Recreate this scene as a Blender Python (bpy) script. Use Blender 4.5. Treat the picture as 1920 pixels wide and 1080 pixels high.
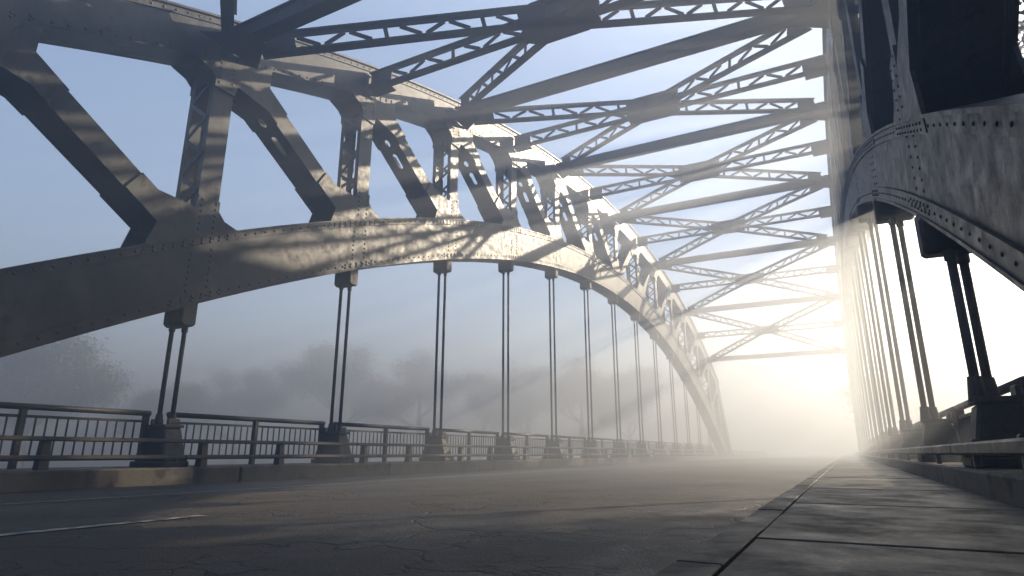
import bpy, math, random
from mathutils import Vector, Matrix
R = math.radians
random.seed(11)
S = bpy.context.scene
for o in list(bpy.data.objects): bpy.data.objects.remove(o)
COL = S.collection

# ------------------------------------------------------------------ camera, sky, sun, exposure
CAM_Z = 0.52
cd = bpy.data.cameras.new('camera'); cam = bpy.data.objects.new('camera', cd); COL.objects.link(cam)
cd.sensor_width = 36.0; cd.lens = 1146 / 1920 * 36; cd.clip_start = 0.05; cd.clip_end = 5000
cam.location = (0, 0, CAM_Z); cam.rotation_euler = (R(90 + 15.1), 0, R(27.9))
S.camera = cam
SUN_EL, SUN_AZ = 23.5, 30.0            # azimuth measured from +Y (bridge axis) towards +X
W = bpy.data.worlds.new('World'); S.world = W; W.use_nodes = True
nt = W.node_tree
sky = nt.nodes.new('ShaderNodeTexSky'); sky.sky_type = 'NISHITA'; sky.sun_disc = False
sky.sun_elevation = R(SUN_EL); sky.sun_rotation = R(SUN_AZ)
sky.air_density = 1.0; sky.dust_density = 1.0; sky.ozone_density = 1.5
bg = nt.nodes['Background']; bg.inputs['Strength'].default_value = 0.078
nt.links.new(sky.outputs[0], bg.inputs['Color'])
ld = bpy.data.lights.new('sun', 'SUN'); ld.energy = 5.0; ld.angle = R(0.6); ld.color = (1.0, 0.84, 0.62)
sun = bpy.data.objects.new('sun', ld); COL.objects.link(sun)
sdir = Vector((math.sin(R(SUN_AZ)) * math.cos(R(SUN_EL)), math.cos(R(SUN_AZ)) * math.cos(R(SUN_EL)), math.sin(R(SUN_EL))))
sun.rotation_euler = sdir.to_track_quat('Z', 'Y').to_euler(); sun.location = (20, 60, 40)
vs = S.view_settings; vs.view_transform = 'Standard'; vs.look = 'None'; vs.exposure = 2.05; vs.gamma = 1.0; vs.use_curve_mapping = False
HAZE_DENSITY, HAZE_G = 0.03, 0.58
cy = S.cycles
cy.use_denoising = True; cy.max_bounces = 6; cy.diffuse_bounces = 3; cy.glossy_bounces = 2; cy.transmission_bounces = 2
cy.volume_bounces = 0; cy.caustics_reflective = False; cy.caustics_refractive = False; cy.sample_clamp_indirect = 8

# ------------------------------------------------------------------ materials
def new_mat(name):
    m = bpy.data.materials.new(name); m.use_nodes = True
    t = m.node_tree; b = t.nodes['Principled BSDF']
    return m, t, b
def node(t, kind, **kw):
    n = t.nodes.new(kind)
    for k, v in kw.items(): setattr(n, k, v)
    return n
def noise(t, vec, scale, detail=4, rough=0.55):
    n = node(t, 'ShaderNodeTexNoise'); n.inputs['Scale'].default_value = scale
    n.inputs['Detail'].default_value = detail; n.inputs['Roughness'].default_value = rough
    t.links.new(vec, n.inputs['Vector']); return n.outputs['Fac']
def ramp(t, fac, stops):
    r = node(t, 'ShaderNodeValToRGB'); e = r.color_ramp.elements
    while len(e) < len(stops): e.new(0.5)
    for q, (p, c) in zip(e, stops): q.position = p; q.color = (c[0], c[1], c[2], 1) if not isinstance(c, (int, float)) else (c, c, c, 1)
    t.links.new(fac, r.inputs[0]); return r.outputs[0]
def mix(t, fac, a, b, mode='MIX'):
    m = node(t, 'ShaderNodeMix', data_type='RGBA', blend_type=mode)
    for sock, v in ((m.inputs[0], fac), (m.inputs[6], a), (m.inputs[7], b)):
        if hasattr(v, 'links'): t.links.new(v, sock)
        elif isinstance(v, (int, float)): sock.default_value = v
        else: sock.default_value = (v[0], v[1], v[2], 1)
    return m.outputs[2]
def pos(t, scale=(1, 1, 1)):
    g = node(t, 'ShaderNodeNewGeometry'); mp = node(t, 'ShaderNodeMapping'); mp.inputs['Scale'].default_value = scale
    t.links.new(g.outputs['Position'], mp.inputs['Vector']); return mp.outputs[0]
def bump(t, b, h, strength, dist):
    n = node(t, 'ShaderNodeBump'); n.inputs['Strength'].default_value = strength; n.inputs['Distance'].default_value = dist
    t.links.new(h, n.inputs['Height']); t.links.new(n.outputs[0], b.inputs['Normal'])

def steel(name, base, light, rust, rough=0.55, wear=0.5):
    m, t, b = new_mat(name)
    p = pos(t); ps = pos(t, (1, 1, 0.10))
    big = noise(t, p, 0.8, 6, 0.65); mid = noise(t, p, 4.5, 8, 0.72); fine = noise(t, p, 30, 5, 0.65)
    streak = noise(t, ps, 8.0, 6, 0.68); spot = noise(t, p, 7, 4, 0.55)
    c = mix(t, ramp(t, mix(t, 0.35, big, mid), [(0.43, 0), (0.57, 1)]), base, light)
    c = mix(t, ramp(t, streak, [(0.50, 0), (0.66, 0.85 * wear + 0.25)]), c, rust)
    c = mix(t, ramp(t, mid, [(0.54, 0), (0.64, 0.9 * wear)]), c, tuple(x * 0.5 for x in base))
    c = mix(t, ramp(t, spot, [(0.58, 0), (0.64, 0.85)]), c, tuple(x * 0.35 for x in rust))
    c = mix(t, ramp(t, fine, [(0.30, 0.5), (0.42, 0)]), c, tuple(min(1, x * 1.7) for x in light))
    c = mix(t, ramp(t, fine, [(0.60, 0), (0.70, 0.6)]), c, tuple(x * 0.5 for x in base))
    t.links.new(c, b.inputs['Base Color'])
    t.links.new(ramp(t, mid, [(0.3, rough - 0.15), (0.7, rough + 0.25)]), b.inputs['Roughness'])
    b.inputs['Metallic'].default_value = 0.1; b.inputs['Specular IOR Level'].default_value = 0.3
    bump(t, b, mix(t, 0.5, mid, fine), 0.4, 0.012)
    return m
M = {}
M['steel'] = steel('weathered_steel', (0.010, 0.0106, 0.0118), (0.056, 0.053, 0.047), (0.008, 0.0062, 0.0048), 0.44)
M['brace'] = steel('brace_steel', (0.013, 0.0135, 0.015), (0.024, 0.024, 0.025), (0.015, 0.011, 0.008), 0.6)
M['cable'] = steel('cable_steel', (0.04, 0.039, 0.038), (0.08, 0.074, 0.066), (0.045, 0.03, 0.02), 0.5)
M['rail'] = steel('rail_steel', (0.02, 0.0195, 0.019), (0.05, 0.045, 0.039), (0.03, 0.02, 0.013), 0.45)
M['castiron'] = steel('cast_iron', (0.03, 0.028, 0.026), (0.085, 0.076, 0.063), (0.03, 0.021, 0.015), 0.6)

def concrete(name, a, b_, dark, rough=0.8, strength=0.5):
    m, t, b = new_mat(name)
    p = pos(t); ps = pos(t, (1, 1, 0.25))
    big = noise(t, p, 0.7, 5); mid = noise(t, p, 3.2, 6, 0.65); fine = noise(t, p, 60, 5, 0.75); st = noise(t, ps, 2.6, 5, 0.65)
    c = mix(t, ramp(t, big, [(0.35, 0), (0.65, 1)]), a, b_)
    c = mix(t, ramp(t, st, [(0.5, 0), (0.72, 0.85)]), c, dark)
    c = mix(t, ramp(t, fine, [(0.35, 0.35), (0.6, 0)]), c, dark)
    c = mix(t, ramp(t, mid, [(0.52, 0), (0.62, 0.7)]), c, tuple(x * 0.7 for x in dark))
    c = mix(t, ramp(t, noise(t, p, 14, 3, 0.5), [(0.64, 0), (0.70, 0.8)]), c, tuple(x * 0.5 for x in dark))
    t.links.new(c, b.inputs['Base Color'])
    t.links.new(ramp(t, mid, [(0.3, rough - 0.25), (0.65, rough + 0.1)]), b.inputs['Roughness'])
    b.inputs['Specular IOR Level'].default_value = 0.15
    bump(t, b, mix(t, 0.5, mid, fine), strength, 0.02)
    return m
M['kerb'] = concrete('kerb_concrete', (0.10, 0.09, 0.075), (0.15, 0.135, 0.112), (0.04, 0.034, 0.027))
M['slab'] = concrete('slab_concrete', (0.062, 0.054, 0.044), (0.10, 0.088, 0.072), (0.032, 0.027, 0.021), 0.6, 0.6)
M['edging'] = concrete('edging_concrete', (0.062, 0.054, 0.044), (0.10, 0.088, 0.072), (0.032, 0.027, 0.021), 0.6, 0.6)
M['abut'] = concrete('abutment_concrete', (0.26, 0.24, 0.21), (0.33, 0.30, 0.26), (0.12, 0.10, 0.08))

def asphalt():
    m, t, b = new_mat('asphalt')
    p = pos(t); ps = pos(t, (1, 0.10, 1))
    big = noise(t, p, 0.35, 6, 0.6); track = noise(t, ps, 0.9, 5); mid = noise(t, p, 4, 8, 0.75); fine = noise(t, p, 60, 4, 0.7); patch = noise(t, p, 0.9, 2, 0.3)
    def vor(scale, feat, vec):
        v = node(t, 'ShaderNodeTexVoronoi'); v.feature = feat; v.inputs['Scale'].default_value = scale; t.links.new(vec, v.inputs['Vector']); return v.outputs['Distance']
    wv = node(t, 'ShaderNodeVectorMath', operation='ADD'); nn = node(t, 'ShaderNodeTexNoise'); nn.inputs['Scale'].default_value = 1.6; nn.inputs['Detail'].default_value = 6
    t.links.new(p, nn.inputs['Vector']); t.links.new(p, wv.inputs[0]); t.links.new(nn.outputs['Color'], wv.inputs[1])
    crack = ramp(t, vor(0.55, 'DISTANCE_TO_EDGE', wv.outputs[0]), [(0.0, 1), (0.014, 0)])
    craze = ramp(t, vor(3.2, 'DISTANCE_TO_EDGE', wv.outputs[0]), [(0.0, 1), (0.03, 0)])
    stones = vor(55, 'F1', p)
    worn = ramp(t, patch, [(0.55, 0), (0.62, 1)])
    c = mix(t, ramp(t, big, [(0.35, 0), (0.65, 1)]), (0.020, 0.017, 0.014), (0.042, 0.035, 0.0275))
    c = mix(t, ramp(t, track, [(0.45, 0), (0.65, 0.8)]), c, (0.064, 0.053, 0.041))
    c = mix(t, ramp(t, mid, [(0.50, 0), (0.66, 0.8)]), c, (0.078, 0.061, 0.044))
    c = mix(t, ramp(t, stones, [(0.12, 0.55), (0.35, 0)]), c, (0.085, 0.074, 0.06))
    c = mix(t, ramp(t, mid, [(0.36, 0.8), (0.44, 0)]), c, (0.013, 0.012, 0.011))
    c = mix(t, mix(t, worn, (0, 0, 0), craze), c, (0.012, 0.011, 0.010)); c = mix(t, crack, c, (0.010, 0.009, 0.008))
    t.links.new(c, b.inputs['Base Color'])
    t.links.new(ramp(t, mix(t, 0.5, big, mid), [(0.38, 0.45), (0.62, 0.85)]), b.inputs['Roughness'])
    b.inputs['Specular IOR Level'].default_value = 0.28
    h = mix(t, 0.35, mid, stones); h = mix(t, 0.25, h, fine); h = mix(t, crack, h, (0, 0, 0)); h = mix(t, mix(t, worn, (0, 0, 0), craze), h, (0, 0, 0))
    bump(t, b, h, 0.9, 0.035)
    return m
M['asphalt'] = asphalt()
def paint(name, col):
    m, t, b = new_mat(name); p = pos(t)
    wear = noise(t, p, 9, 6, 0.7)
    t.links.new(mix(t, ramp(t, wear, [(0.38, 0), (0.56, 0.92)]), col, (0.04, 0.036, 0.031)), b.inputs['Base Color'])
    b.inputs['Roughness'].default_value = 0.6
    bump(t, b, noise(t, p, 60, 3, 0.7), 0.4, 0.01); return m
M['white'] = paint('white_paint', (0.34, 0.33, 0.31))
def ground_mat():
    m, t, b = new_mat('bank_soil'); p = pos(t)
    t.links.new(mix(t, ramp(t, noise(t, p, 0.4, 6), [(0.4, 0), (0.6, 1)]), (0.05, 0.06, 0.03), (0.09, 0.075, 0.05)), b.inputs['Base Color'])
    b.inputs['Roughness'].default_value = 0.95; bump(t, b, noise(t, p, 3, 6), 0.8, 0.1); return m
M['soil'] = ground_mat()
def water_mat():
    m, t, b = new_mat('river_water'); p = pos(t, (1, 1.6, 1))
    b.inputs['Base Color'].default_value = (0.02, 0.03, 0.03, 1); b.inputs['Roughness'].default_value = 0.08
    bump(t, b, noise(t, p, 1.3, 5), 0.25, 0.15); return m
M['water'] = water_mat()
def leaf_mat(name, a, c2):
    m, t, b = new_mat(name); p = pos(t)
    t.links.new(mix(t, ramp(t, noise(t, p, 0.9, 3), [(0.35, 0), (0.65, 1)]), a, c2), b.inputs['Base Color'])
    b.inputs['Roughness'].default_value = 0.7; return m
M['leaf'] = leaf_mat('leaf', (0.045, 0.065, 0.028), (0.085, 0.105, 0.045))
def bark_mat():
    m, t, b = new_mat('bark'); p = pos(t, (1, 1, 0.2))
    t.links.new(mix(t, noise(t, p, 8, 5), (0.05, 0.04, 0.03), (0.13, 0.105, 0.08)), b.inputs['Base Color'])
    b.inputs['Roughness'].default_value = 0.9; bump(t, b, noise(t, p, 10, 5), 0.8, 0.03); return m
M['bark'] = bark_mat()

# ------------------------------------------------------------------ mesh helpers
def tag(o, label=None, cat=None, group=None, kind=None):
    if label: o['label'] = label
    if cat: o['category'] = cat
    if group: o['group'] = group
    if kind: o['kind'] = kind
    return o
ORI = {}
def thing(name, loc, label, cat, group=None):
    o = bpy.data.objects.new(name, None); o.empty_display_size = 0.2; COL.objects.link(o)
    o.location = loc; ORI[o.name] = Vector(loc); return tag(o, label, cat, group)
def link(name, me, mat=None, parent=None):
    o = bpy.data.objects.new(name, me); COL.objects.link(o)
    if mat is not None and not me.materials: me.materials.append(M[mat])
    if parent is not None: o.parent = parent
    return o
class MB:
    def __init__(s): s.v = []; s.f = []
    def add(s, vs, fs):
        n = len(s.v); s.v += [tuple(p) for p in vs]; s.f += [tuple(i + n for i in q) for q in fs]; return s
    def box(s, x0, x1, y0, y1, z0, z1):
        vs = [(x, y, z) for z in (z0, z1) for y in (y0, y1) for x in (x0, x1)]
        return s.add(vs, [(0, 2, 3, 1), (4, 5, 7, 6), (0, 1, 5, 4), (2, 6, 7, 3), (0, 4, 6, 2), (1, 3, 7, 5)])
    def taper(s, cx, cy, z0, z1, hx0, hy0, hx1, hy1, dx=0, dy=0):
        vs = [(cx + sx * hx0, cy + sy * hy0, z0) for sx, sy in ((-1, -1), (1, -1), (1, 1), (-1, 1))]
        vs += [(cx + dx + sx * hx1, cy + dy + sy * hy1, z1) for sx, sy in ((-1, -1), (1, -1), (1, 1), (-1, 1))]
        return s.add(vs, [(3, 2, 1, 0), (4, 5, 6, 7), (0, 1, 5, 4), (1, 2, 6, 5), (2, 3, 7, 6), (3, 0, 4, 7)])
    def beam(s, p, q, side, w, h, off=(0, 0)):
        # box from p to q; `side` is the direction of width w, the third axis carries h
        p, q, side = Vector(p), Vector(q), Vector(side)
        d = (q - p).normalized(); u = (side - d * side.dot(d)).normalized(); n = d.cross(u)
        vs = []
        for c in (p, q):
            for a, b in ((-1, -1), (1, -1), (1, 1), (-1, 1)):
                vs.append(c + u * (a * w / 2 + off[0]) + n * (b * h / 2 + off[1]))
        return s.add(vs, [(3, 2, 1, 0), (4, 5, 6, 7), (0, 1, 5, 4), (1, 2, 6, 5), (2, 3, 7, 6), (3, 0, 4, 7)])
    def tube(s, p, q, r, n=10, r2=None, caps=True):
        p, q = Vector(p), Vector(q); r2 = r if r2 is None else r2
        d = (q - p).normalized(); a = Vector((1, 0, 0)) if abs(d.x) < 0.8 else Vector((0, 1, 0))
        u = d.cross(a).normalized(); w = d.cross(u)
        vs = [c + (u * math.cos(2 * math.pi * i / n) + w * math.sin(2 * math.pi * i / n)) * rr for c, rr in ((p, r), (q, r2)) for i in range(n)]
        fs = [(i, (i + 1) % n, n + (i + 1) % n, n + i) for i in range(n)]
        if caps: fs += [tuple(range(n - 1, -1, -1)), tuple(range(n, 2 * n))]
        return s.add(vs, fs)
    def prism_x(s, yz, x0, x1):            # polygon in the (Y,Z) plane extruded along X
        n = len(yz)
        vs = [(x0, y, z) for y, z in yz] + [(x1, y, z) for y, z in yz]
        return s.add(vs, [tuple(range(n)), tuple(range(2 * n - 1, n - 1, -1))] + [(i, n + i, n + (i + 1) % n, (i + 1) % n) for i in range(n)])
    def rivet(s, p, ax, r):
        p, ax = Vector(p), Vector(ax).normalized(); a = Vector((0, 0, 1)) if abs(ax.z) < 0.9 else Vector((0, 1, 0))
        u = ax.cross(a).normalized(); w = ax.cross(u)
        vs = []
        for rr, h in ((1, 0), (0.72, 0.5)):
            vs += [p + (u * math.cos(k * math.pi / 3) + w * math.sin(k * math.pi / 3)) * r * rr + ax * r * h for k in range(6)]
        vs.append(p + ax * r * 0.72)
        return s.add(vs, [(i, (i + 1) % 6, 6 + (i + 1) % 6, 6 + i) for i in range(6)] + [(6 + i, 6 + (i + 1) % 6, 12) for i in range(6)])
    def build(s, name, mat, parent=None, smooth=False, bev=0, local=False):
        o0 = Vector((0, 0, 0))
        if parent is not None and not local:
            r = parent
            while r.parent is not None: r = r.parent
            o0 = ORI.get(r.name, Vector(r.location))
        me = bpy.data.meshes.new(name)
        me.from_pydata([(x - o0.x, y - o0.y, z - o0.z) for x, y, z in s.v], [], s.f); me.validate()
        import bmesh as _b
        bm = _b.new(); bm.from_mesh(me); _b.ops.recalc_face_normals(bm, faces=bm.faces); bm.to_mesh(me); bm.free()
        if smooth:
            for p in me.polygons: p.use_smooth = True
        o = link(name, me, mat, parent)
        if bev:
            b = o.modifiers.new('bevel', 'BEVEL'); b.width = bev; b.segments = 1; b.limit_method = 'ANGLE'; b.angle_limit = R(40)
        return o
# unit bar shared by all lacing pieces: length along X, width along Y, thickness along Z
_ub = MB().box(-0.5, 0.5, -0.5, 0.5, -0.5, 0.5)
def unit_mesh(name, mat):
    me = bpy.data.meshes.new(name); me.from_pydata(_ub.v, [], _ub.f); me.materials.append(M[mat]); return me
UB = {'steel': unit_mesh('lacing_bar_steel', 'steel'), 'brace': unit_mesh('lacing_bar_brace', 'brace'), 'rail': unit_mesh('bar_rail', 'rail')}
def bar(name, p, q, side, w, h, mat, parent, root):
    p, q, side = Vector(p), Vector(q), Vector(side)
    d = (q - p); L = d.length; d.normalize(); u = (side - d * side.dot(d)).normalized(); n = d.cross(u)
    o = link(name, UB[mat], None, parent)
    m = Matrix.Identity(4)
    for i, (a, sc) in enumerate(((d, L), (u, w), (n, h))):
        for k in range(3): m[k][i] = a[k] * sc
    c = (p + q) / 2 - ORI[root.name]
    for k in range(3): m[k][3] = c[k]
    o.matrix_local = m
    return o

# ------------------------------------------------------------------ bridge layout (Y along the bridge, road surface z = 0)
PANEL, Y1, NN = 4.566, 7.487, 14
def ny(n): return Y1 + (n - 1) * PANEL
UP_D, CH_W = 1.0, 0.76
def lowc(n): return 9.25 + CAM_Z - 0.1765 * (n - 7) ** 2       # underside of the lower chord
def upt(n): return 14.8 + CAM_Z - 0.150 * (n - 7) ** 2         # top of the upper chord
def upb(n): return upt(n) - UP_D
def slope(f, n): return (f(n + 0.01) - f(n - 0.01)) / (0.02 * PANEL)
XL, XR = -11.5, 1.43
HX = {'left': -11.5, 'right': 1.25}                             # hanger lines
SIDE = {'left': (XL, 1), 'right': (XR, -1)}                    # centre line, direction towards the road

# ------------------------------------------------------------------ terrain, river, trees' bank
def smooth(a, b, x):
    x = min(1, max(0, (x - a) / (b - a))); return x * x * (3 - 2 * x)
def ground_z(x, y):
    s = -0.6 * x + 0.8 * y - 30 * smooth(3, 9, x) * smooth(76, 56, y)     # spit added right of the near bank to carry the added shade trees
    far = smooth(34, 47, s); near = smooth(4, -12, s)
    z = -9.5 + 6.8 * max(far, near)
    return z + max(far, near) * (0.9 * math.sin(x * 0.11 + 1.3) * math.cos(y * 0.09) + 0.4 * math.sin(x * 0.31 + y * 0.27))
b = MB()
GN = 110
def gx(i):
    t = i / GN * 2 - 1; return (abs(t) ** 2.2) * 340 * (1 if t > 0 else -1)
for j in range(GN + 1):
    for i in range(GN + 1):
        x, y = gx(i) - 5, gx(j) + 32; b.v.append((x, y, ground_z(x, y)))
for j in range(GN):
    for i in range(GN):
        k = j * (GN + 1) + i; b.f.append((k, k + 1, k + GN + 2, k + GN + 1))
tag(b.build('terrain', 'soil', smooth=True), kind='structure')
tag(MB().add([(-345, -308, -7.2), (335, -308, -7.2), (335, 372, -7.2), (-345, 372, -7.2)], [(0, 1, 2, 3)]).build('river', 'water'), kind='structure')

# ------------------------------------------------------------------ deck: road, kerbs, walkway
YN, YF = -24.0, 150.0
KL, WK, WKZ, KR = -10.55, -0.50, 0.20, 0.90
tag(MB().box(-12.6, 2.3, YN, YF, -0.75, -0.08).build('deck_slab', 'abut'), kind='structure')
# asphalt sheet, finely divided across so that it can be slightly crowned
b = MB(); NX = 12
ys = [YN + (YF - YN) * i / 60 for i in range(61)]
def road_z(x): return 0.03 * (1 - ((x + 5.5) / 5.05) ** 2) - 0.02
for y in ys:
    for i in range(NX + 1):
        x = KL + (WK - KL) * i / NX; b.v.append((x, y, road_z(x)))
for j in range(60):
    for i in range(NX):
        k = j * (NX + 1) + i; b.f.append((k, k + 1, k + NX + 2, k + NX + 1))
road = tag(b.build('road', 'asphalt', smooth=True), kind='structure')
ORI[road.name] = Vector((0, 0, 0))
def strip(name, x0, x1, y0, y1):
    b = MB(); n = max(2, int((y1 - y0) / 2))
    for i in range(n + 1):
        y = y0 + (y1 - y0) * i / n
        for x in (x0, x1): b.v.append((x, y, road_z(x) + 0.006))
    b.f += [(2 * i, 2 * i + 1, 2 * i + 3, 2 * i + 2) for i in range(n)]
    b.build(name, 'white', road)
strip('edge_line', -7.85, -7.73, YN, YF)
strip('lane_dash', -4.9, -4.78, -0.4, 3.6)
strip('lane_dash', -4.9, -4.78, 17.6, 21.6)
strip('lane_dash', -4.9, -4.78, 35.6, 39.6)
# left kerb: long cast lengths with joints
kl = thing('kerb', (KL, 0, 0), None, None); tag(kl, kind='structure'); kl.name = 'kerb_left'; ORI[kl.name] = Vector((KL, 0, 0))
kr = thing('kerb', (KR, 0, 0), None, None); tag(kr, kind='structure'); kr.name = 'kerb_right'; ORI[kr.name] = Vector((KR, 0, 0))
y = YN + 0.6
while y < YF - 7:
    L = PANEL
    jit = random.uniform(-0.006, 0.006)
    MB().prism_x([(y + 0.012, -0.1), (y + L - 0.012, -0.1), (y + L - 0.012, 0.27), (y + 0.012, 0.27)], -12.45, KL + jit).build('kerb_stone', 'kerb', kl, bev=0.025)
    MB().prism_x([(y + 0.012, -0.1), (y + L - 0.012, -0.1), (y + L - 0.012, 0.385), (y + 0.012, 0.385)], KR + jit, 2.15).build('kerb_stone', 'kerb', kr, bev=0.02)
    y += L
# walkway: slabs, each an object as far as they can be told apart
wk = thing('walkway', (0, 0, 0), None, None); tag(wk, kind='structure')
MB().box(WK + 0.01, KR - 0.012, YN, YF, -0.08, WKZ - 0.03).build('bedding', 'abut', wk)
EDG = WK + 0.14
y = -3.3
while y < 34:
    z = WKZ + random.uniform(-0.004, 0.004)
    MB().box(EDG + 0.006, KR - 0.014, y + 0.007, y + 0.993, WKZ - 0.06, z).build('paving_slab', 'slab', wk, bev=0.004)
    MB().box(WK, EDG - 0.003, y + 0.007 + 0.3, y + 1.293, -0.02, WKZ + 0.004 + random.uniform(-0.002, 0.002)).build('edging_stone', 'edging', wk, bev=0.004)
    y += 1.0
MB().box(EDG + 0.006, KR - 0.014, y + 0.007, YF, WKZ - 0.06, WKZ).build('far_paving', 'slab', wk)
MB().box(WK, EDG - 0.006, y + 0.307, YF, -0.02, WKZ - 0.002).build('far_edging', 'edging', wk)
MB().box(EDG + 0.006, KR - 0.014, YN, -3.307, WKZ - 0.06, WKZ).build('near_paving', 'slab', wk)
MB().box(WK, EDG - 0.006, YN, -3.01, -0.02, WKZ - 0.002).build('near_edging', 'edging', wk)

# ------------------------------------------------------------------ arch trusses
def sweep(f, depth, n0, n1, x0, x1, step, zoff=(0, 0)):
    """band under curve f (its lower edge), from lower+zoff[0] to lower+depth+zoff[1], between x0 and x1"""
    b = MB(); N = max(2, int(round((n1 - n0) / step)))
    for i in range(N + 1):
        n = n0 + (n1 - n0) * i / N; y = ny(n); s = slope(f, n); k = 1 / math.sqrt(1 + s * s)
        for x, h in ((x0, zoff[0]), (x1, zoff[0]), (x1, depth + zoff[1]), (x0, depth + zoff[1])):
            b.v.append((x, y, f(n) + h))
    for i in range(N):
        k = 4 * i
        for a in range(4): b.f.append((k + a, k + (a + 1) % 4, k + 4 + (a + 1) % 4, k + 4 + a))
    b.f += [(3, 2, 1, 0), (4 * N, 4 * N + 1, 4 * N + 2, 4 * N + 3)]
    return b
def slotted_plate(p, q, xw, thick, slots):
    """plate along p->q (in a YZ plane), width xw along X, with elongated holes"""
    p, q = Vector(p), Vector(q); L = (q - p).length; d = (q - p) / L; nrm = Vector((1, 0, 0)).cross(d)
    b = MB(); hw = 0.075
    def pt(s, x, k): return p + d * s + Vector((x, 0, 0)) + nrm * (k * thick / 2)
    def quad(s0, x0, s1, x1):
        vs = [pt(s, x, k) for k in (-1, 1) for s, x in ((s0, x0), (s1, x0), (s1, x1), (s0, x1))]
        b.add(vs, [(0, 1, 2, 3), (7, 6, 5, 4), (0, 4, 5, 1), (1, 5, 6, 2), (2, 6, 7, 3), (3, 7, 4, 0)])
    cur = 0
    for c, hl in slots:
        quad(cur, -xw / 2, c - hl - hw, xw / 2); quad(c - hl - hw, -xw / 2, c + hl + hw, -hw); quad(c - hl - hw, hw, c + hl + hw, xw / 2)
        # rounded hole ends
        for sg in (-1, 1):
            for sx in (-1, 1):
                e = c + sg * (hl + hw)
                tri = [(e, 0), (e, sx * hw), (c + sg * hl, sx * hw), (c + sg * (hl + hw * 0.7), sx * hw * 0.7)]
                vs = [pt(s, x, k) for k in (-1, 1) for s, x in tri]
                b.add(vs, [(0, 1, 2, 3), (7, 6, 5, 4), (0, 4, 5, 1), (1, 5, 6, 2), (2, 6, 7, 3), (3, 7, 4, 0)])
        cur = c + hl + hw
    quad(cur, -xw / 2, L, xw / 2)
    return b
LOW = {'left': (0.0, 1.37), 'right': (-0.42, 1.10)}            # drop and depth of the lower chord on each side
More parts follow.
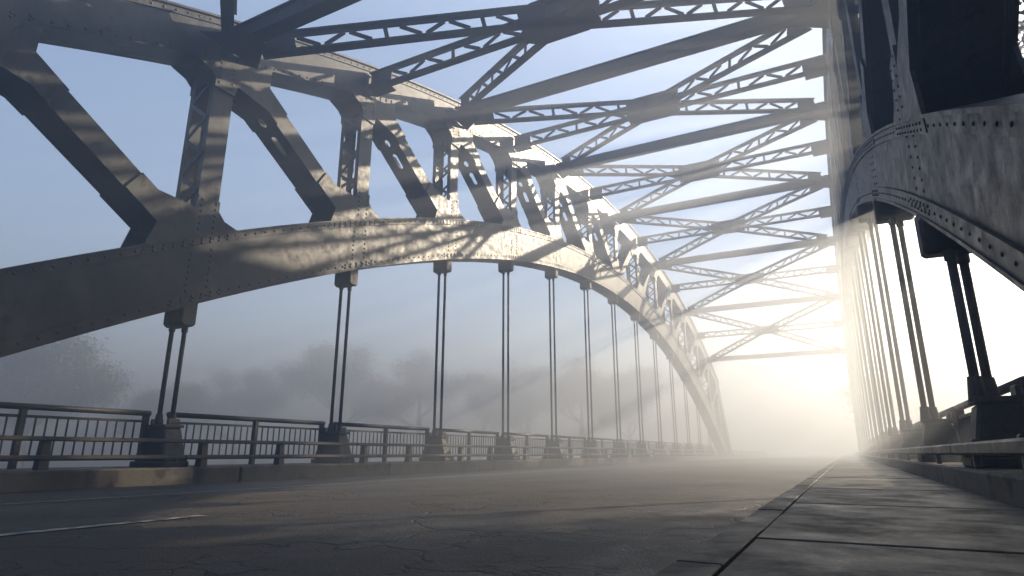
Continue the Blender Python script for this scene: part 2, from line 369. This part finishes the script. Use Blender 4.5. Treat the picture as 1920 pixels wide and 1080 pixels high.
def make_truss(side):
    xc, inn = SIDE[side]
    drop, LOW_D = LOW[side]
    def lowb(n): return lowc(n) + drop
    def lowt(n): return lowb(n) + LOW_D
    xi, xo = xc + inn * CH_W / 2, xc - inn * CH_W / 2
    lab = ('long riveted steel arch truss on the left, its lower chord striped with sunlight' if side == 'left'
           else 'dark shaded steel arch truss rising close on the right beside the walkway')
    t = thing('arch_truss', (xc, ny(0), 0.0), lab, 'arch truss', 'arch trusses')
    rt = ORI[t.name]
    n0, n1 = -0.75, 14.75
    # lower chord with flange strips and plates
    lc = sweep(lowb, LOW_D, n0, n1, xo, xi, 0.125).build('lower_chord', 'steel', t)
    e = 0.034
    for x, sg in ((xi, inn), (xo, -inn)):
        sweep(lowb, 0.2, n0, n1, x + sg * 0.001, x + sg * e, 0.125, (-0.004, 0)).build('flange_strip', 'steel', lc)
        sweep(lowb, LOW_D, n0, n1, x + sg * 0.001, x + sg * e, 0.125, (LOW_D - 0.16, 0.004)).build('flange_strip', 'steel', lc)
    sweep(lowb, 0.04, n0, n1, xo - inn * 0.07, xi + inn * 0.07, 0.125, (LOW_D + 0.005, LOW_D + 0.005)).build('top_flange', 'steel', lc)
    sweep(lowb, 0.04, n0, n1, xo - inn * 0.05, xi + inn * 0.05, 0.125, (-0.045, -0.045)).build('bottom_flange', 'steel', lc)
    # upper chord
    uc = sweep(upb, UP_D, -0.15, 14.15, xo, xi, 0.125).build('upper_chord', 'steel', t)
    for x, sg in ((xi, inn), (xo, -inn)):
        sweep(upb, 0.14, -0.15, 14.15, x + sg * 0.001, x + sg * e, 0.125, (-0.004, 0)).build('flange_strip', 'steel', uc)
        sweep(upb, UP_D, -0.15, 14.15, x + sg * 0.001, x + sg * e, 0.125, (UP_D - 0.14, 0.004)).build('flange_strip', 'steel', uc)
    sweep(upb, 0.05, -0.15, 14.15, xo - inn * 0.10, xi + inn * 0.10, 0.125, (UP_D + 0.005, UP_D + 0.005)).build('top_flange', 'steel', uc)
    # end posts down to the deck
    for n, sg in ((0, -1), (14, 1)):
        yt, yb = ny(n) + sg * 0.3, ny(n) + sg * 6.0
        MB().beam((xc, yt, upb(n) + 0.5), (xc, yb, -0.1), (1, 0, 0), CH_W, 0.9).build('end_post', 'steel', t)
    VW = 0.48
    near = 6 if side == 'left' else 4
    riv = MB(); rs = 1.0 if side == 'left' else 0.62
    for n in range(0, NN + 1):
        y, zb, zt = ny(n), lowt(n), upb(n)
        # vertical: two side plates, lacing on both faces
        pl = MB()
        for x, sg in ((xi, inn), (xo, -inn)):
            pl.box(min(x, x - sg * 0.05), max(x, x - sg * 0.05), y - VW / 2, y + VW / 2, zb - 0.06, zt + 0.06)
        for yy in (y - VW / 2, y + VW / 2):                     # turned-in flanges of the channels
            for x, sg in ((xi, inn), (xo, -inn)):
                s0 = -1 if yy > y else 1
                pl.box(min(x - sg * 0.051, x - sg * 0.13), max(x - sg * 0.051, x - sg * 0.13), min(yy, yy + s0 * 0.03), max(yy, yy + s0 * 0.03), zb - 0.06, zt + 0.06)
        v = pl.build('vertical', 'steel', t)
        top, bot = zt - 0.62, zb + 0.55
        # solid end plates between the channels
        MB().box(min(xi, xo) + 0.06, max(xi, xo) - 0.06, y - VW / 2 - 0.012, y - VW / 2 + 0.012, top, zt + 0.05).build('tie_plate', 'steel', v)
        MB().box(min(xi, xo) + 0.06, max(xi, xo) - 0.06, y - VW / 2 - 0.012, y - VW / 2 + 0.012, zb - 0.03, bot).build('tie_plate', 'steel', v)
        k = max(2, int(round((top - bot) / 0.42))); lac = MB()
        xa, xb = xo + inn * 0.09, xi - inn * 0.09
        for i in range(k):
            za, zb2 = bot + (top - bot) * i / k, bot + (top - bot) * (i + 1) / k
            p, q = (xa, za), (xb, zb2)
            if i % 2: p, q = (xb, za), (xa, zb2)
            yf = y - VW / 2 - 0.016
            if n <= near: bar('lacing_bar', (p[0], yf, p[1]), (q[0], yf, q[1]), (0, 1, 0), 0.02, 0.075, 'steel', v, t)
            else: lac.beam((p[0], yf, p[1]), (q[0], yf, q[1]), (0, 1, 0), 0.02, 0.075)
            yf = y + VW / 2 + 0.016
            lac.beam((p[0], yf, p[1]), (q[0], yf, q[1]), (0, 1, 0), 0.02, 0.075)
        tag(lac.build('lacing', 'steel', v), kind='stuff')
    # diagonals: top of node n -> bottom of node n+1, mirrored past the crown
    for n in range(0, NN):
        a, c = (n, n + 1) if n < 7 else (n + 1, n)
        dr = 1 if n < 7 else -1
        p = Vector((xc, ny(a) + dr * 0.50, upb(a) + 0.1)); q = Vector((xc, ny(c) - dr * 0.42, lowt(c) - 0.1))
        d = (q - p).normalized(); nrm = Vector((1, 0, 0)).cross(d)
        if nrm.y > 0: nrm = -nrm                                # towards the camera end
        dm = MB()
        for x, sg in ((xi, inn), (xo, -inn)):
            dm.beam(p + Vector((x - sg * 0.025 - xc, 0, 0)), q + Vector((x - sg * 0.025 - xc, 0, 0)), (1, 0, 0), 0.05, 0.46)
        o = dm.build('diagonal', 'steel', t)
        L = (q - p).length
        slots = [] if n == 0 else [(L * 0.27, 0.05), (L * 0.42, 0.2)]
        off = nrm * 0.20
        slotted_plate(p + off, q + off, CH_W - 0.11, 0.025, slots).build('cover_plate', 'steel', o)
    # gusset plates, one pair per joint
    for n in range(0, NN + 1):
        y = ny(n)
        for x, sg in ((xi, inn), (xo, -inn)):
            x0, x1 = sorted((x + sg * 0.002, x + sg * 0.045))
            dr = 1 if n <= 7 else -1
            def gp(pts, name):
                MB().prism_x([(y + dr * a, z) for a, z in pts], x0, x1).build(name, 'steel', t, bev=0)
            sl = slope(lowt, n) * dr; su = slope(upb, n) * dr
            L0 = lambda a: lowt(n) + sl * a
            U0 = lambda a: upb(n) + su * a
            lo = [(-1.22, L0(-1.22) - 0.158), (0.75, L0(0.75) - 0.158), (0.75, L0(0.75) + 0.02), (0.40, L0(0.4) + 0.28), (0.245, L0(0.24) + 0.52), (0.245, L0(0) + 0.85)]
            lo += [(-0.245, L0(0) + 0.85), (-0.30, L0(-0.3) + 0.70)]
            if n > 0 and (n <= 7 or True):
                a_ = n - 1 if n <= 7 else n + 1
                if 0 <= a_ <= NN:
                    p = Vector((0, (ny(a_) - y) * dr + 0.50, upb(a_) + 0.1)); q = Vector((0, -0.42, lowt(n) - 0.1)); d = (p - q).normalized(); nn_ = Vector((0, -d.z, d.y))
                    if nn_.z < 0: nn_ = -nn_
                    e1 = q + d * 1.35 + nn_ * 0.235; e2 = q + d * 1.35 - nn_ * 0.235
                    e3 = q + d * 0.55 - nn_ * 0.24
                    i1 = q + d * 0.95 + nn_ * 0.24
                    lo += [(i1.y, i1.z), (e1.y, e1.z), (e2.y, e2.z), (e3.y, e3.z)]
            gp(lo, 'gusset_plate')
            up = [(1.15, U0(1.15) + 0.138), (-0.75, U0(-0.75) + 0.138), (-0.75, U0(-0.75) - 0.02), (-0.40, U0(-0.4) - 0.26), (-0.245, U0(-0.24) - 0.46), (-0.245, U0(0) - 0.75), (0.245, U0(0) - 0.75), (0.30, U0(0.3) - 0.6)]
            c_ = n + 1 if n < 7 else n - 1
            if n != 7 and 0 <= c_ <= NN:
                p = Vector((0, 0.50, upb(n) + 0.1)); q = Vector((0, (ny(c_) - y) * dr - 0.42, lowt(c_) - 0.1)); d = (q - p).normalized(); nn_ = Vector((0, -d.z, d.y))
                if nn_.z < 0: nn_ = -nn_
                f1 = p + d * 0.95 - nn_ * 0.24; f2 = p + d * 1.3 - nn_ * 0.235; f3 = p + d * 1.3 + nn_ * 0.235; f4 = p + d * 0.6 + nn_ * 0.24
                up += [(f1.y, f1.z), (f2.y, f2.z), (f3.y, f3.z), (f4.y, f4.z)]
            else: up += [(0.40, U0(0.4) - 0.26), (0.75, U0(0.75) - 0.02)]
            gp(up, 'gusset_plate')
        # rivets on the road-side face
        if n <= 7:
            rx = xi + inn * 0.045
            for i in range(9):
                for j in range(2):
                    a = -1.0 + i * 0.19; riv.rivet((rx, y + a, lowt(n) + slope(lowt, n) * a - 0.05 - 0.07 * j + 0.0), (inn, 0, 0), 0.030 * rs)
            for i in range(6):
                for sx in (-0.16, 0.16): riv.rivet((rx, y + sx, lowt(n) + 0.12 + i * 0.13), (inn, 0, 0), 0.030 * rs)
            for i in range(7):
                for j in range(2): riv.rivet((rx, y - 0.55 + i * 0.25, upb(n) + slope(upb, n) * (-0.55 + i * 0.25) + 0.03 + 0.07 * j), (inn, 0, 0), 0.030 * rs)
            for i in range(5):
                for sx in (-0.16, 0.16): riv.rivet((rx, y + sx, upb(n) - 0.14 - i * 0.12), (inn, 0, 0), 0.030 * rs)
            for i in range(7):                                   # splice over the hanger, on the web
                for sx in (-0.22, 0.22):
                    riv.rivet((xi, y + sx, lowb(n) + slope(lowb, n) * sx + 0.28 + i * 0.13), (inn, 0, 0), 0.030 * rs)
            for i in range(6):
                a = -0.5 + i * 0.2; riv.rivet((xi + inn * 0.034, y + a, lowb(n) + slope(lowb, n) * a + 0.14), (inn, 0, 0), 0.034 * rs)
                riv.rivet((xi + inn * 0.034, y + a, lowb(n) + slope(lowb, n) * a + 0.06), (inn, 0, 0), 0.034 * rs)
    n = 0.0
    while n < 7:
        rx = xi + inn * 0.034
        riv.rivet((rx, ny(n), lowt(n) - 0.08), (inn, 0, 0), 0.030 * rs); riv.rivet((rx, ny(n), lowb(n) + 0.1), (inn, 0, 0), 0.030 * rs)
        riv.rivet((rx, ny(n), upt(n) - 0.07), (inn, 0, 0), 0.030 * rs); riv.rivet((rx, ny(n), upb(n) + 0.07), (inn, 0, 0), 0.030 * rs)
        n += 0.055
    tag(riv.build('rivets', 'steel', t), kind='stuff')
    return t
make_truss('left'); make_truss('right')

# ------------------------------------------------------------------ top lateral bracing
ORD = ['first', 'second', 'third', 'fourth', 'fifth', 'sixth', 'seventh', 'eighth', 'ninth', 'tenth', 'eleventh', 'twelfth', 'thirteenth', 'fourteenth']
xl, xr = XL + CH_W / 2, XR - CH_W / 2
def bz(n): return upb(n) + 0.5
for i, n in enumerate(range(1, 14, 2)):
    y, z = ny(n), bz(n)
    lab = '%s solid steel cross strut overhead counting from the camera, spanning between both arches' % ORD[i]
    t = thing('cross_strut', ((xl + xr) / 2, y, z), lab, 'cross strut', 'solid cross struts between the arches')
    MB().box(xl + 0.03, xr - 0.03, y - 0.10, y + 0.10, z - 0.17, z + 0.17).build('web', 'brace', t)
    MB().box(xl + 0.03, xr - 0.03, y - 0.17, y + 0.17, z - 0.21, z - 0.172).build('flange', 'brace', t)
    MB().box(xl + 0.03, xr - 0.03, y - 0.17, y + 0.17, z + 0.172, z + 0.21).build('flange', 'brace', t)
    for xa, sg in ((xl, 1), (xr, -1)):                       # knee gusset at each chord
        yz = [(0.0, -0.75), (0.9, -0.17), (0.9, 0.17), (0.0, 0.75)]
        vs = [(xa + sg * (0.035 + a), y + c, z + k) for k in (-0.24, -0.213) for a, c in yz]
        MB().add(vs, [(0, 1, 2, 3), (7, 6, 5, 4), (0, 4, 5, 1), (1, 5, 6, 2), (2, 6, 7, 3), (3, 7, 4, 0)]).build('gusset_plate', 'brace', t)
def arm(name, p, q, parent, single):
    """laced member from p to q: two flanges, end plates, zigzag bars in a vertical plane"""
    p, q = Vector(p), Vector(q); d = (q - p).normalized(); hor = Vector((0, 0, 1)).cross(d).normalized(); up = d.cross(hor); L = (q - p).length
    H = 0.25
    b = MB()
    for s in (-1, 1):
        b.beam(p + up * (s * H), q + up * (s * H), hor, 0.24, 0.035)
        b.beam(p + up * (s * (H - 0.06)), q + up * (s * (H - 0.06)), hor, 0.05, 0.10)
    for s0, s1 in ((0, 0.75), (L - 0.75, L)):
        b.beam(p + d * s0, p + d * s1, hor, 0.045, 2 * H - 0.24)
    o = b.build(name, 'brace', parent)
    k = max(4, int(round((L - 1.5) / 0.62))); lac = MB()
    for i in range(k):
        a0, a1 = 0.75 + (L - 1.5) * i / k, 0.75 + (L - 1.5) * (i + 1) / k
        z0, z1 = (-1, 1) if i % 2 else (1, -1)
        h = H - 0.12
        if i % 4 == 3:
            pp, qq = p + d * (a0 + a1) / 2 - up * h, p + d * (a0 + a1) / 2 + up * h
        else:
            pp, qq = p + d * (a0 + 0.06) + up * (z0 * h), p + d * (a1 - 0.06) + up * (z1 * h)
        if single: bar('lacing_bar', pp, qq, hor, 0.03, 0.10, 'brace', o, parent)
        else: lac.beam(pp, qq, hor, 0.03, 0.10)
    if not single: tag(lac.build('lacing', 'brace', o), kind='stuff')
for i, n in enumerate([-1, 1, 3, 5, 7, 9, 11]):
    a, m, c = n, n + 1, n + 2
    xm = (xl + xr) / 2; C = Vector((xm, ny(m), bz(m)))
    where = ['directly above and behind the camera', 'nearest in view at the top of the picture', 'second in view beyond the nearest one', 'third in view, half veiled by haze', 'fourth in view, pale in the haze', 'fifth in view, faint in the haze', 'last and faintest in the haze'][i]
    t = thing('lateral_brace', C, 'X-shaped laced steel brace between the arches, ' + where, 'lateral brace', 'laced X braces between the arches')
    single = 1 <= i <= 3
    for nn in (a, c):
        if nn < 0: continue
        for xa, sg in ((xl, 1), (xr, -1)):
            dr = 1 if nn > m else -1
            arm('diagonal_arm', (xa + sg * 0.5, ny(nn) - dr * 0.42, bz(nn) + 0.0), C + Vector((-sg * 0.25, dr * 0.2, 0)), t, single)
    for xa, sg in ((xl, 1), (xr, -1)):
        arm('cross_arm', (xa + sg * 0.05, ny(m), bz(m)), C + Vector((-sg * 0.3, 0, 0)), t, single)
        MB().box(*sorted((xa + sg * 0.035, xa + sg * 0.75)), ny(m) - 0.30, ny(m) + 0.30, bz(m) - 0.31, bz(m) - 0.28).build('end_plate', 'brace', t)
    # hub: two horizontal plates and a core
    for z in (-0.30, 0.27):
        pts = [(1.0, 0.20), (0.62, 0.46), (-0.62, 0.46), (-1.0, 0.20), (-1.0, -0.20), (-0.62, -0.46), (0.62, -0.46), (1.0, -0.20)]
        vs = [(C.x + px, C.y + py, C.z + z + k) for k in (0, 0.03) for px, py in pts]
        MB().add(vs, [tuple(range(8)), tuple(range(15, 7, -1))] + [(k, 8 + k, 8 + (k + 1) % 8, (k + 1) % 8) for k in range(8)]).build('hub_plate', 'brace', t)
    MB().box(C.x - 0.5, C.x + 0.5, C.y - 0.25, C.y + 0.25, C.z - 0.265, C.z + 0.265).build('hub_core', 'brace', t)

# ------------------------------------------------------------------ hangers and their pedestals
def make_hanger(side, n, i):
    xc = HX[side]; y = ny(n); zt = lowc(n) + LOW[side][0] - 0.045
    t = thing('hanger', (xc, y, 0.27), 'pair of steel hanger cables under the %s arch, %s from the camera' % (side, ORD[i]), 'hanger', 'hanger cable pairs on the %s side' % side)
    s = slope(lowc, n)
    # cap: block under the chord, chamfered foot
    MB().prism_x([(y - 0.17, zt - 0.36), (y - 0.12, zt - 0.43), (y + 0.12, zt - 0.43), (y + 0.17, zt - 0.36), (y + 0.17, zt + s * 0.17 + 0.03), (y - 0.17, zt - s * 0.17 + 0.03)], xc - 0.29, xc + 0.29).build('cap', 'castiron', t, bev=0.035)
    for sg in (-1, 1):
        x, yy = xc + sg * 0.065, y + sg * 0.09
        cb = MB().tube((x, yy, 1.18), (x, yy, zt - 0.40), 0.043, 12).build('cable', 'cable', t, smooth=False)
        for p in cb.data.polygons: p.use_smooth = len(p.vertices) == 4
        MB().tube((x, yy, 1.0), (x, yy, 1.24), 0.085, 12, 0.06).build('socket', 'castiron', t)
        MB().tube((x, yy, zt - 0.52), (x, yy, zt - 0.42), 0.06, 12).build('collar', 'castiron', t)
def make_pedestal(side, n, i):
    xc = HX[side]; y = ny(n); z0 = 0.27 if side == 'left' else 0.385
    t = thing('hanger_pedestal', (xc, y, z0), 'tapered cast pedestal holding the %s hanger cables, %s from the camera' % (side, ORD[i]), 'pedestal', 'pedestals on the %s kerb' % side)
    w = 0.5 if side == 'left' else 0.33
    x0 = xc if side == 'left' else xc + 0.09
    bs = MB().taper(x0, y, z0 - 0.003, z0 + 0.10, w, 0.27, w, 0.27).build('base', 'castiron', t, bev=0.02)
    if i < 4:
        for k in range(3):                                       # anchor bolts along the road edge of the base
            bx, by = x0 + (w - 0.02) * (1 if side == 'left' else -1), y - 0.2 + 0.2 * k
            MB().tube((bx, by, z0 + 0.099), (bx, by, z0 + 0.15), 0.028, 6).build('bolt', 'cable', bs)
    MB().taper(x0, y, z0 + 0.10, 0.98, w - 0.04, 0.235, w * 0.55, 0.175).build('body', 'castiron', t, bev=0.03)
    MB().taper(x0, y, 0.98, 1.04, w * 0.62, 0.20, w * 0.62, 0.20).build('top_plate', 'castiron', t, bev=0.01)
    for sg in (-1, 1):
        lx = x0 + sg * w * 0.5
        MB().box(lx - 0.028, lx + 0.028, y - 0.12, y + 0.12, 1.04, 1.15).build('lug', 'castiron', t, bev=0.015)
for side in ('left', 'right'):
    for i, n in enumerate(range(1, 14)):
        make_hanger(side, n, i); make_pedestal(side, n, i)

# ------------------------------------------------------------------ railings (one length per bay) and guard rails
def make_bay(side, n, i, single):
    xc, inn = SIDE[side]; ya, yb = ny(n) + 0.22, ny(n + 1) - 0.22
    x = -11.72 if side == 'left' else 1.62
    z0 = 0.27 if side == 'left' else 0.385
    t = thing('railing', (x, (ya + yb) / 2, z0), 'picketed steel railing bay on the %s kerb, %s from the camera' % (side, ORD[i]), 'railing', 'railing bays on the %s kerb' % side)
    zt = 1.20 if side == 'right' else 1.25
    tr = MB().tube((x, ya - 0.04, zt), (x, yb + 0.04, zt), 0.052, 10).build('top_rail', 'rail', t)
    for p in tr.data.polygons: p.use_smooth = len(p.vertices) == 4
    MB().box(x - 0.025, x + 0.025, ya, yb, zt - 0.175, zt - 0.13).build('upper_bar', 'rail', t)
    MB().box(x - 0.025, x + 0.025, ya, yb, z0 + 0.12, z0 + 0.165).build('lower_bar', 'rail', t)
    for yy in (ya + 0.03, (ya + yb) / 2, yb - 0.03):
        MB().box(x - 0.055, x + 0.055, yy - 0.04, yy + 0.04, z0 - 0.002, zt - 0.03).build('post', 'rail', t)
    k = 11; lac = MB()
    for h in range(2):
        y0, y1 = (ya + 0.07, (ya + yb) / 2 - 0.04) if h == 0 else ((ya + yb) / 2 + 0.04, yb - 0.07)
        for j in range(k):
            yy = y0 + (y1 - y0) * (j + 1) / (k + 1)
            p, q = Vector((x, yy, z0 + 0.165)), Vector((x, yy, zt - 0.175))
            if single: bar('baluster', p, q, (1, 0, 0), 0.022, 0.022, 'rail', t, t)
            else: lac.beam(p, q, (1, 0, 0), 0.022, 0.022)
    if not single: tag(lac.build('balusters', 'rail', t), kind='stuff')
for side in ('left', 'right'):
    for i, n in enumerate(range(0, 13)):
        make_bay(side, n, i, n < 8)
t = thing('guard_rail', (-10.82, ny(0), 0.27), 'two-rail steel guard rail running along the left kerb before the pedestals', 'guard rail')
for z in (0.73, 0.45):
    for n in range(-2, 22):
        MB().box(-10.80, -10.73, ny(n) + 0.006, ny(n + 1) - 0.006, z - 0.036, z + 0.036).build('rail', 'rail', t, bev=0.016)
for k in range(-3, 44):
    y = ny(k / 2) + 0.42 if k % 2 == 0 else ny(k / 2)
    b = MB(); b.taper(-10.87, y, 0.268, 0.60, 0.09, 0.07, 0.065, 0.06); b.taper(-10.87, y, 0.601, 0.745, 0.065, 0.06, 0.065, 0.055)
    b.build('post', 'rail', t)
t = thing('guard_rail', (1.0, ny(0), 0.385), 'single thick steel guard rail along the right kerb beside the walkway', 'guard rail')
for n in range(-1, 22):
    MB().box(0.935, 1.0, ny(n) + 0.3 + 0.006, ny(n + 1) + 0.3 - 0.006, 0.50, 0.61).build('rail', 'rail', t, bev=0.02)
for k in range(-1, 44):
    y = ny(k / 2) - 0.45 if k % 2 == 0 else ny(k / 2)
    MB().box(1.002, 1.06, y - 0.045, y + 0.045, 0.383, 0.64).build('post', 'rail', t, bev=0.012)

# ------------------------------------------------------------------ abutments
for n, yy0, yy1, lab in ((0, -22.0, 0.9, 'near concrete abutment carrying the arch feet behind the camera'), (14, ny(14) - 2.0, ny(14) + 22, 'far concrete abutment carrying the arch feet in the haze')):
    t = thing('bridge_abutment', (-5.1, (yy0 + yy1) / 2, -9), lab, 'abutment')
    b = MB().taper(-5.1, (yy0 + yy1) / 2, -9.6, -2.2, 9.2, (yy1 - yy0) / 2 + 0.6, 8.4, (yy1 - yy0) / 2)
    b.build('wall', 'abut', t)
    MB().box(-13.9, 3.7, yy0 - 0.15, yy1 + 0.15, -2.199, -1.7).build('bearing_shelf', 'abut', t)
    MB().box(-12.3, 2.0, yy0 + 2.5, yy1 - 2.5, -1.7, -0.755).build('deck_seat', 'abut', t)

# ------------------------------------------------------------------ trees on the far bank, shade trees added on the near bank
def tree_proto(seed, h, spread, nleaf, seg=0.085):
    rnd = random.Random(seed)
    trunk = MB(); tips = []
    def grow(mb, p, d, L, r, depth):
        segs = 3
        for i in range(segs):
            q = p + d * (L / segs); mb.tube(p, q, r, 7, r * 0.82, caps=False); p = q; r *= 0.82
            d = (d + Vector((rnd.uniform(-.22, .22), rnd.uniform(-.22, .22), rnd.uniform(-.05, .12)))).normalized()
            if depth >= 2: tips.append((p, L))
        if depth < 4:
            for k in range(3 if depth < 3 else 2):
                a = rnd.uniform(0, 2 * math.pi); el = rnd.uniform(0.25, 1.0)
                nd = (d * 0.55 + Vector((math.cos(a) * spread, math.sin(a) * spread, el * 0.55))).normalized()
                grow(mb, p, nd, L * rnd.uniform(0.58, 0.82), r * 0.72, depth + 1)
        else: tips.append((p, L))
    limbs = []
    p = Vector((0, 0, 0)); d = Vector((rnd.uniform(-.06, .06), rnd.uniform(-.06, .06), 1)).normalized(); r = h * 0.026
    for i in range(4):
        q = p + d * (h * seg); trunk.tube(p, q, r, 9, r * 0.88, caps=False); p = q; r *= 0.88
        d = (d + Vector((rnd.uniform(-.1, .1), rnd.uniform(-.1, .1), 0.1))).normalized()
        if i >= 2:
            for k in range(2):
                a = rnd.uniform(0, 2 * math.pi); lm = MB()
                grow(lm, p, Vector((math.cos(a) * spread, math.sin(a) * spread, 0.55)).normalized(), h * 0.17, r * 0.55, 1); limbs.append(lm)
    lm = MB(); grow(lm, p, d, h * 0.17, r * 0.8, 1); limbs.append(lm)
    crown = MB()
    for i in range(nleaf):
        c, L = tips[rnd.randrange(len(tips))]
        s = h * 0.036
        c = c + Vector((rnd.gauss(0, s), rnd.gauss(0, s), rnd.gauss(0, s * 0.8)))
        u = Vector((rnd.gauss(0, 1), rnd.gauss(0, 1), rnd.gauss(0, 0.7))).normalized(); w = u.orthogonal().normalized()
        w = (w * math.cos(i) + u.cross(w) * math.sin(i)); a = rnd.uniform(0.05, 0.12) * (1.9 if h > 20 else 1)
        crown.add([c - u * a, c + w * a * 0.5, c + u * a, c - w * a * 0.5], [(0, 1, 2, 3)])
    return trunk, limbs, crown
protos = []
for seed, h, sp in ((3, 15, 1.0), (8, 13, 0.8), (21, 16, 1.15)):
    tr, lm, cr = tree_proto(seed, h, sp, 34000)
    def me(mb, name, mat, sm=False):
        m = bpy.data.meshes.new(name); m.from_pydata(mb.v, [], mb.f); m.materials.append(M[mat])
        if sm:
            for p in m.polygons: p.use_smooth = True
        return m
    protos.append((me(tr, 'trunk', 'bark', True), [me(l, 'limb', 'bark', True) for l in lm], me(cr, 'crown', 'leaf')))
def make_tree(k, x, y, sc, rz, label, group='trees on the misty far bank'):
    t = thing('broadleaf_tree', (x, y, ground_z(x, y) - 0.25), label, 'tree', group)
    t.rotation_euler = (0, 0, rz); t.scale = (sc, sc, sc)
    a, ls, c = protos[k]
    link('trunk', a, None, t)
    for l in ls: link('limb', l, None, t)
    link('crown', c, None, t)
SHADE_TREES = [  # added trees, almost wholly out of view, that shade the near end
    (3, 13.0, 4.0, 0.95, 0.4, 'added tall leafy shade tree right of the walkway beside the camera'),
    (3, 13.0, 12.5, 1.05, 1.8, 'added tall leafy shade tree beyond the right railing at the first hanger'),
    (3, 13.5, 18.5, 0.95, 0.2, 'added tall leafy shade tree beyond the right railing at the third hanger'),
    (3, 14.0, -6.0, 1.05, 2.6, 'added leafy shade tree on the right, just behind the camera'),
    (3, 9.0, -15.0, 1.0, 4.4, 'added leafy shade tree on the right, well behind the camera'),
    (3, -21.0, -6.0, 1.0, 5.4, 'added leafy shade tree on the left, just behind the camera'),
    (3, -19.0, -16.0, 1.1, 0.9, 'added leafy shade tree on the left, well behind the camera'),
    (3, 20.0, 9.0, 1.1, 3.9, 'added leafy shade tree on the right, second row back from the railing'),
]
TREES = [
    (0, -61.1, 27.3, 1.42, 0.3, 'darkest misty tree at the left edge, seen above the railing'),
    (2, -68.9, 31.2, 1.20, 2.3, 'pale misty tree behind the darkest one at the left edge'),
    (1, -65.0, 42.9, 1.16, 1.9, 'low misty tree directly behind the first left hanger'),
    (2, -75.4, 59.8, 1.40, 0.7, 'very pale broad tree midway between the first and second left hangers'),
    (2, -61.1, 63.7, 1.56, 4.0, 'broad misty tree directly behind the second left hanger'),
    (0, -54.6, 74.1, 1.50, 2.2, 'misty tree just left of the third left hanger'),
    (1, -48.1, 80.6, 1.50, 3.6, 'faint misty tree between the third and fourth left hangers'),
    (2, -42.9, 87.1, 1.50, 0.9, 'faint misty tree between the fourth and fifth left hangers'),
    (0, -33.8, 85.8, 1.50, 5.1, 'faint misty tree just left of the sixth left hanger'),
    (1, -28.6, 93.6, 1.63, 1.4, 'faintest misty tree between the seventh and eighth left hangers'),
    (0, 9.5, 58.0, 1.25, 3.4, 'sunlit hazy tree behind the first right hanger'),
    (2, 6.6, 68.0, 1.15, 1.2, 'sunlit hazy tree behind the second right hanger'),
]
for a in TREES: make_tree(*a)
# near-bank trees added beside and behind the camera to darken the near end
for seed, h, sg in ((5, 24, 0.085), (12, 25, 0.15)):
    tr, lm, cr = tree_proto(seed, h, 0.85, 26000, sg)
    protos.append((me(tr, 'trunk', 'bark', True), [me(l, 'limb', 'bark', True) for l in lm], me(cr, 'crown', 'leaf')))
for k, x, y, sc, rz, lab in SHADE_TREES: make_tree(k, x, y, sc, rz, lab, 'leafy trees added to shade the near end')

# ------------------------------------------------------------------ haze
hm = bpy.data.materials.new('haze_air'); hm.use_nodes = True; t = hm.node_tree
for n_ in list(t.nodes):
    if n_.type != 'OUTPUT_MATERIAL': t.nodes.remove(n_)
pv = t.nodes.new('ShaderNodeVolumePrincipled')
pv.inputs['Color'].default_value = (0.85, 0.90, 0.98, 1); pv.inputs['Density'].default_value = HAZE_DENSITY; pv.inputs['Anisotropy'].default_value = HAZE_G
t.links.new(pv.outputs[0], [n_ for n_ in t.nodes if n_.type == 'OUTPUT_MATERIAL'][0].inputs['Volume'])
M['haze'] = hm
hz = MB().box(-350, 340, -312, 376, -11.5, 15.8).build('haze', 'haze'); tag(hz, 'thin pale morning mist filling the air over the bridge and river', 'haze', kind='stuff')
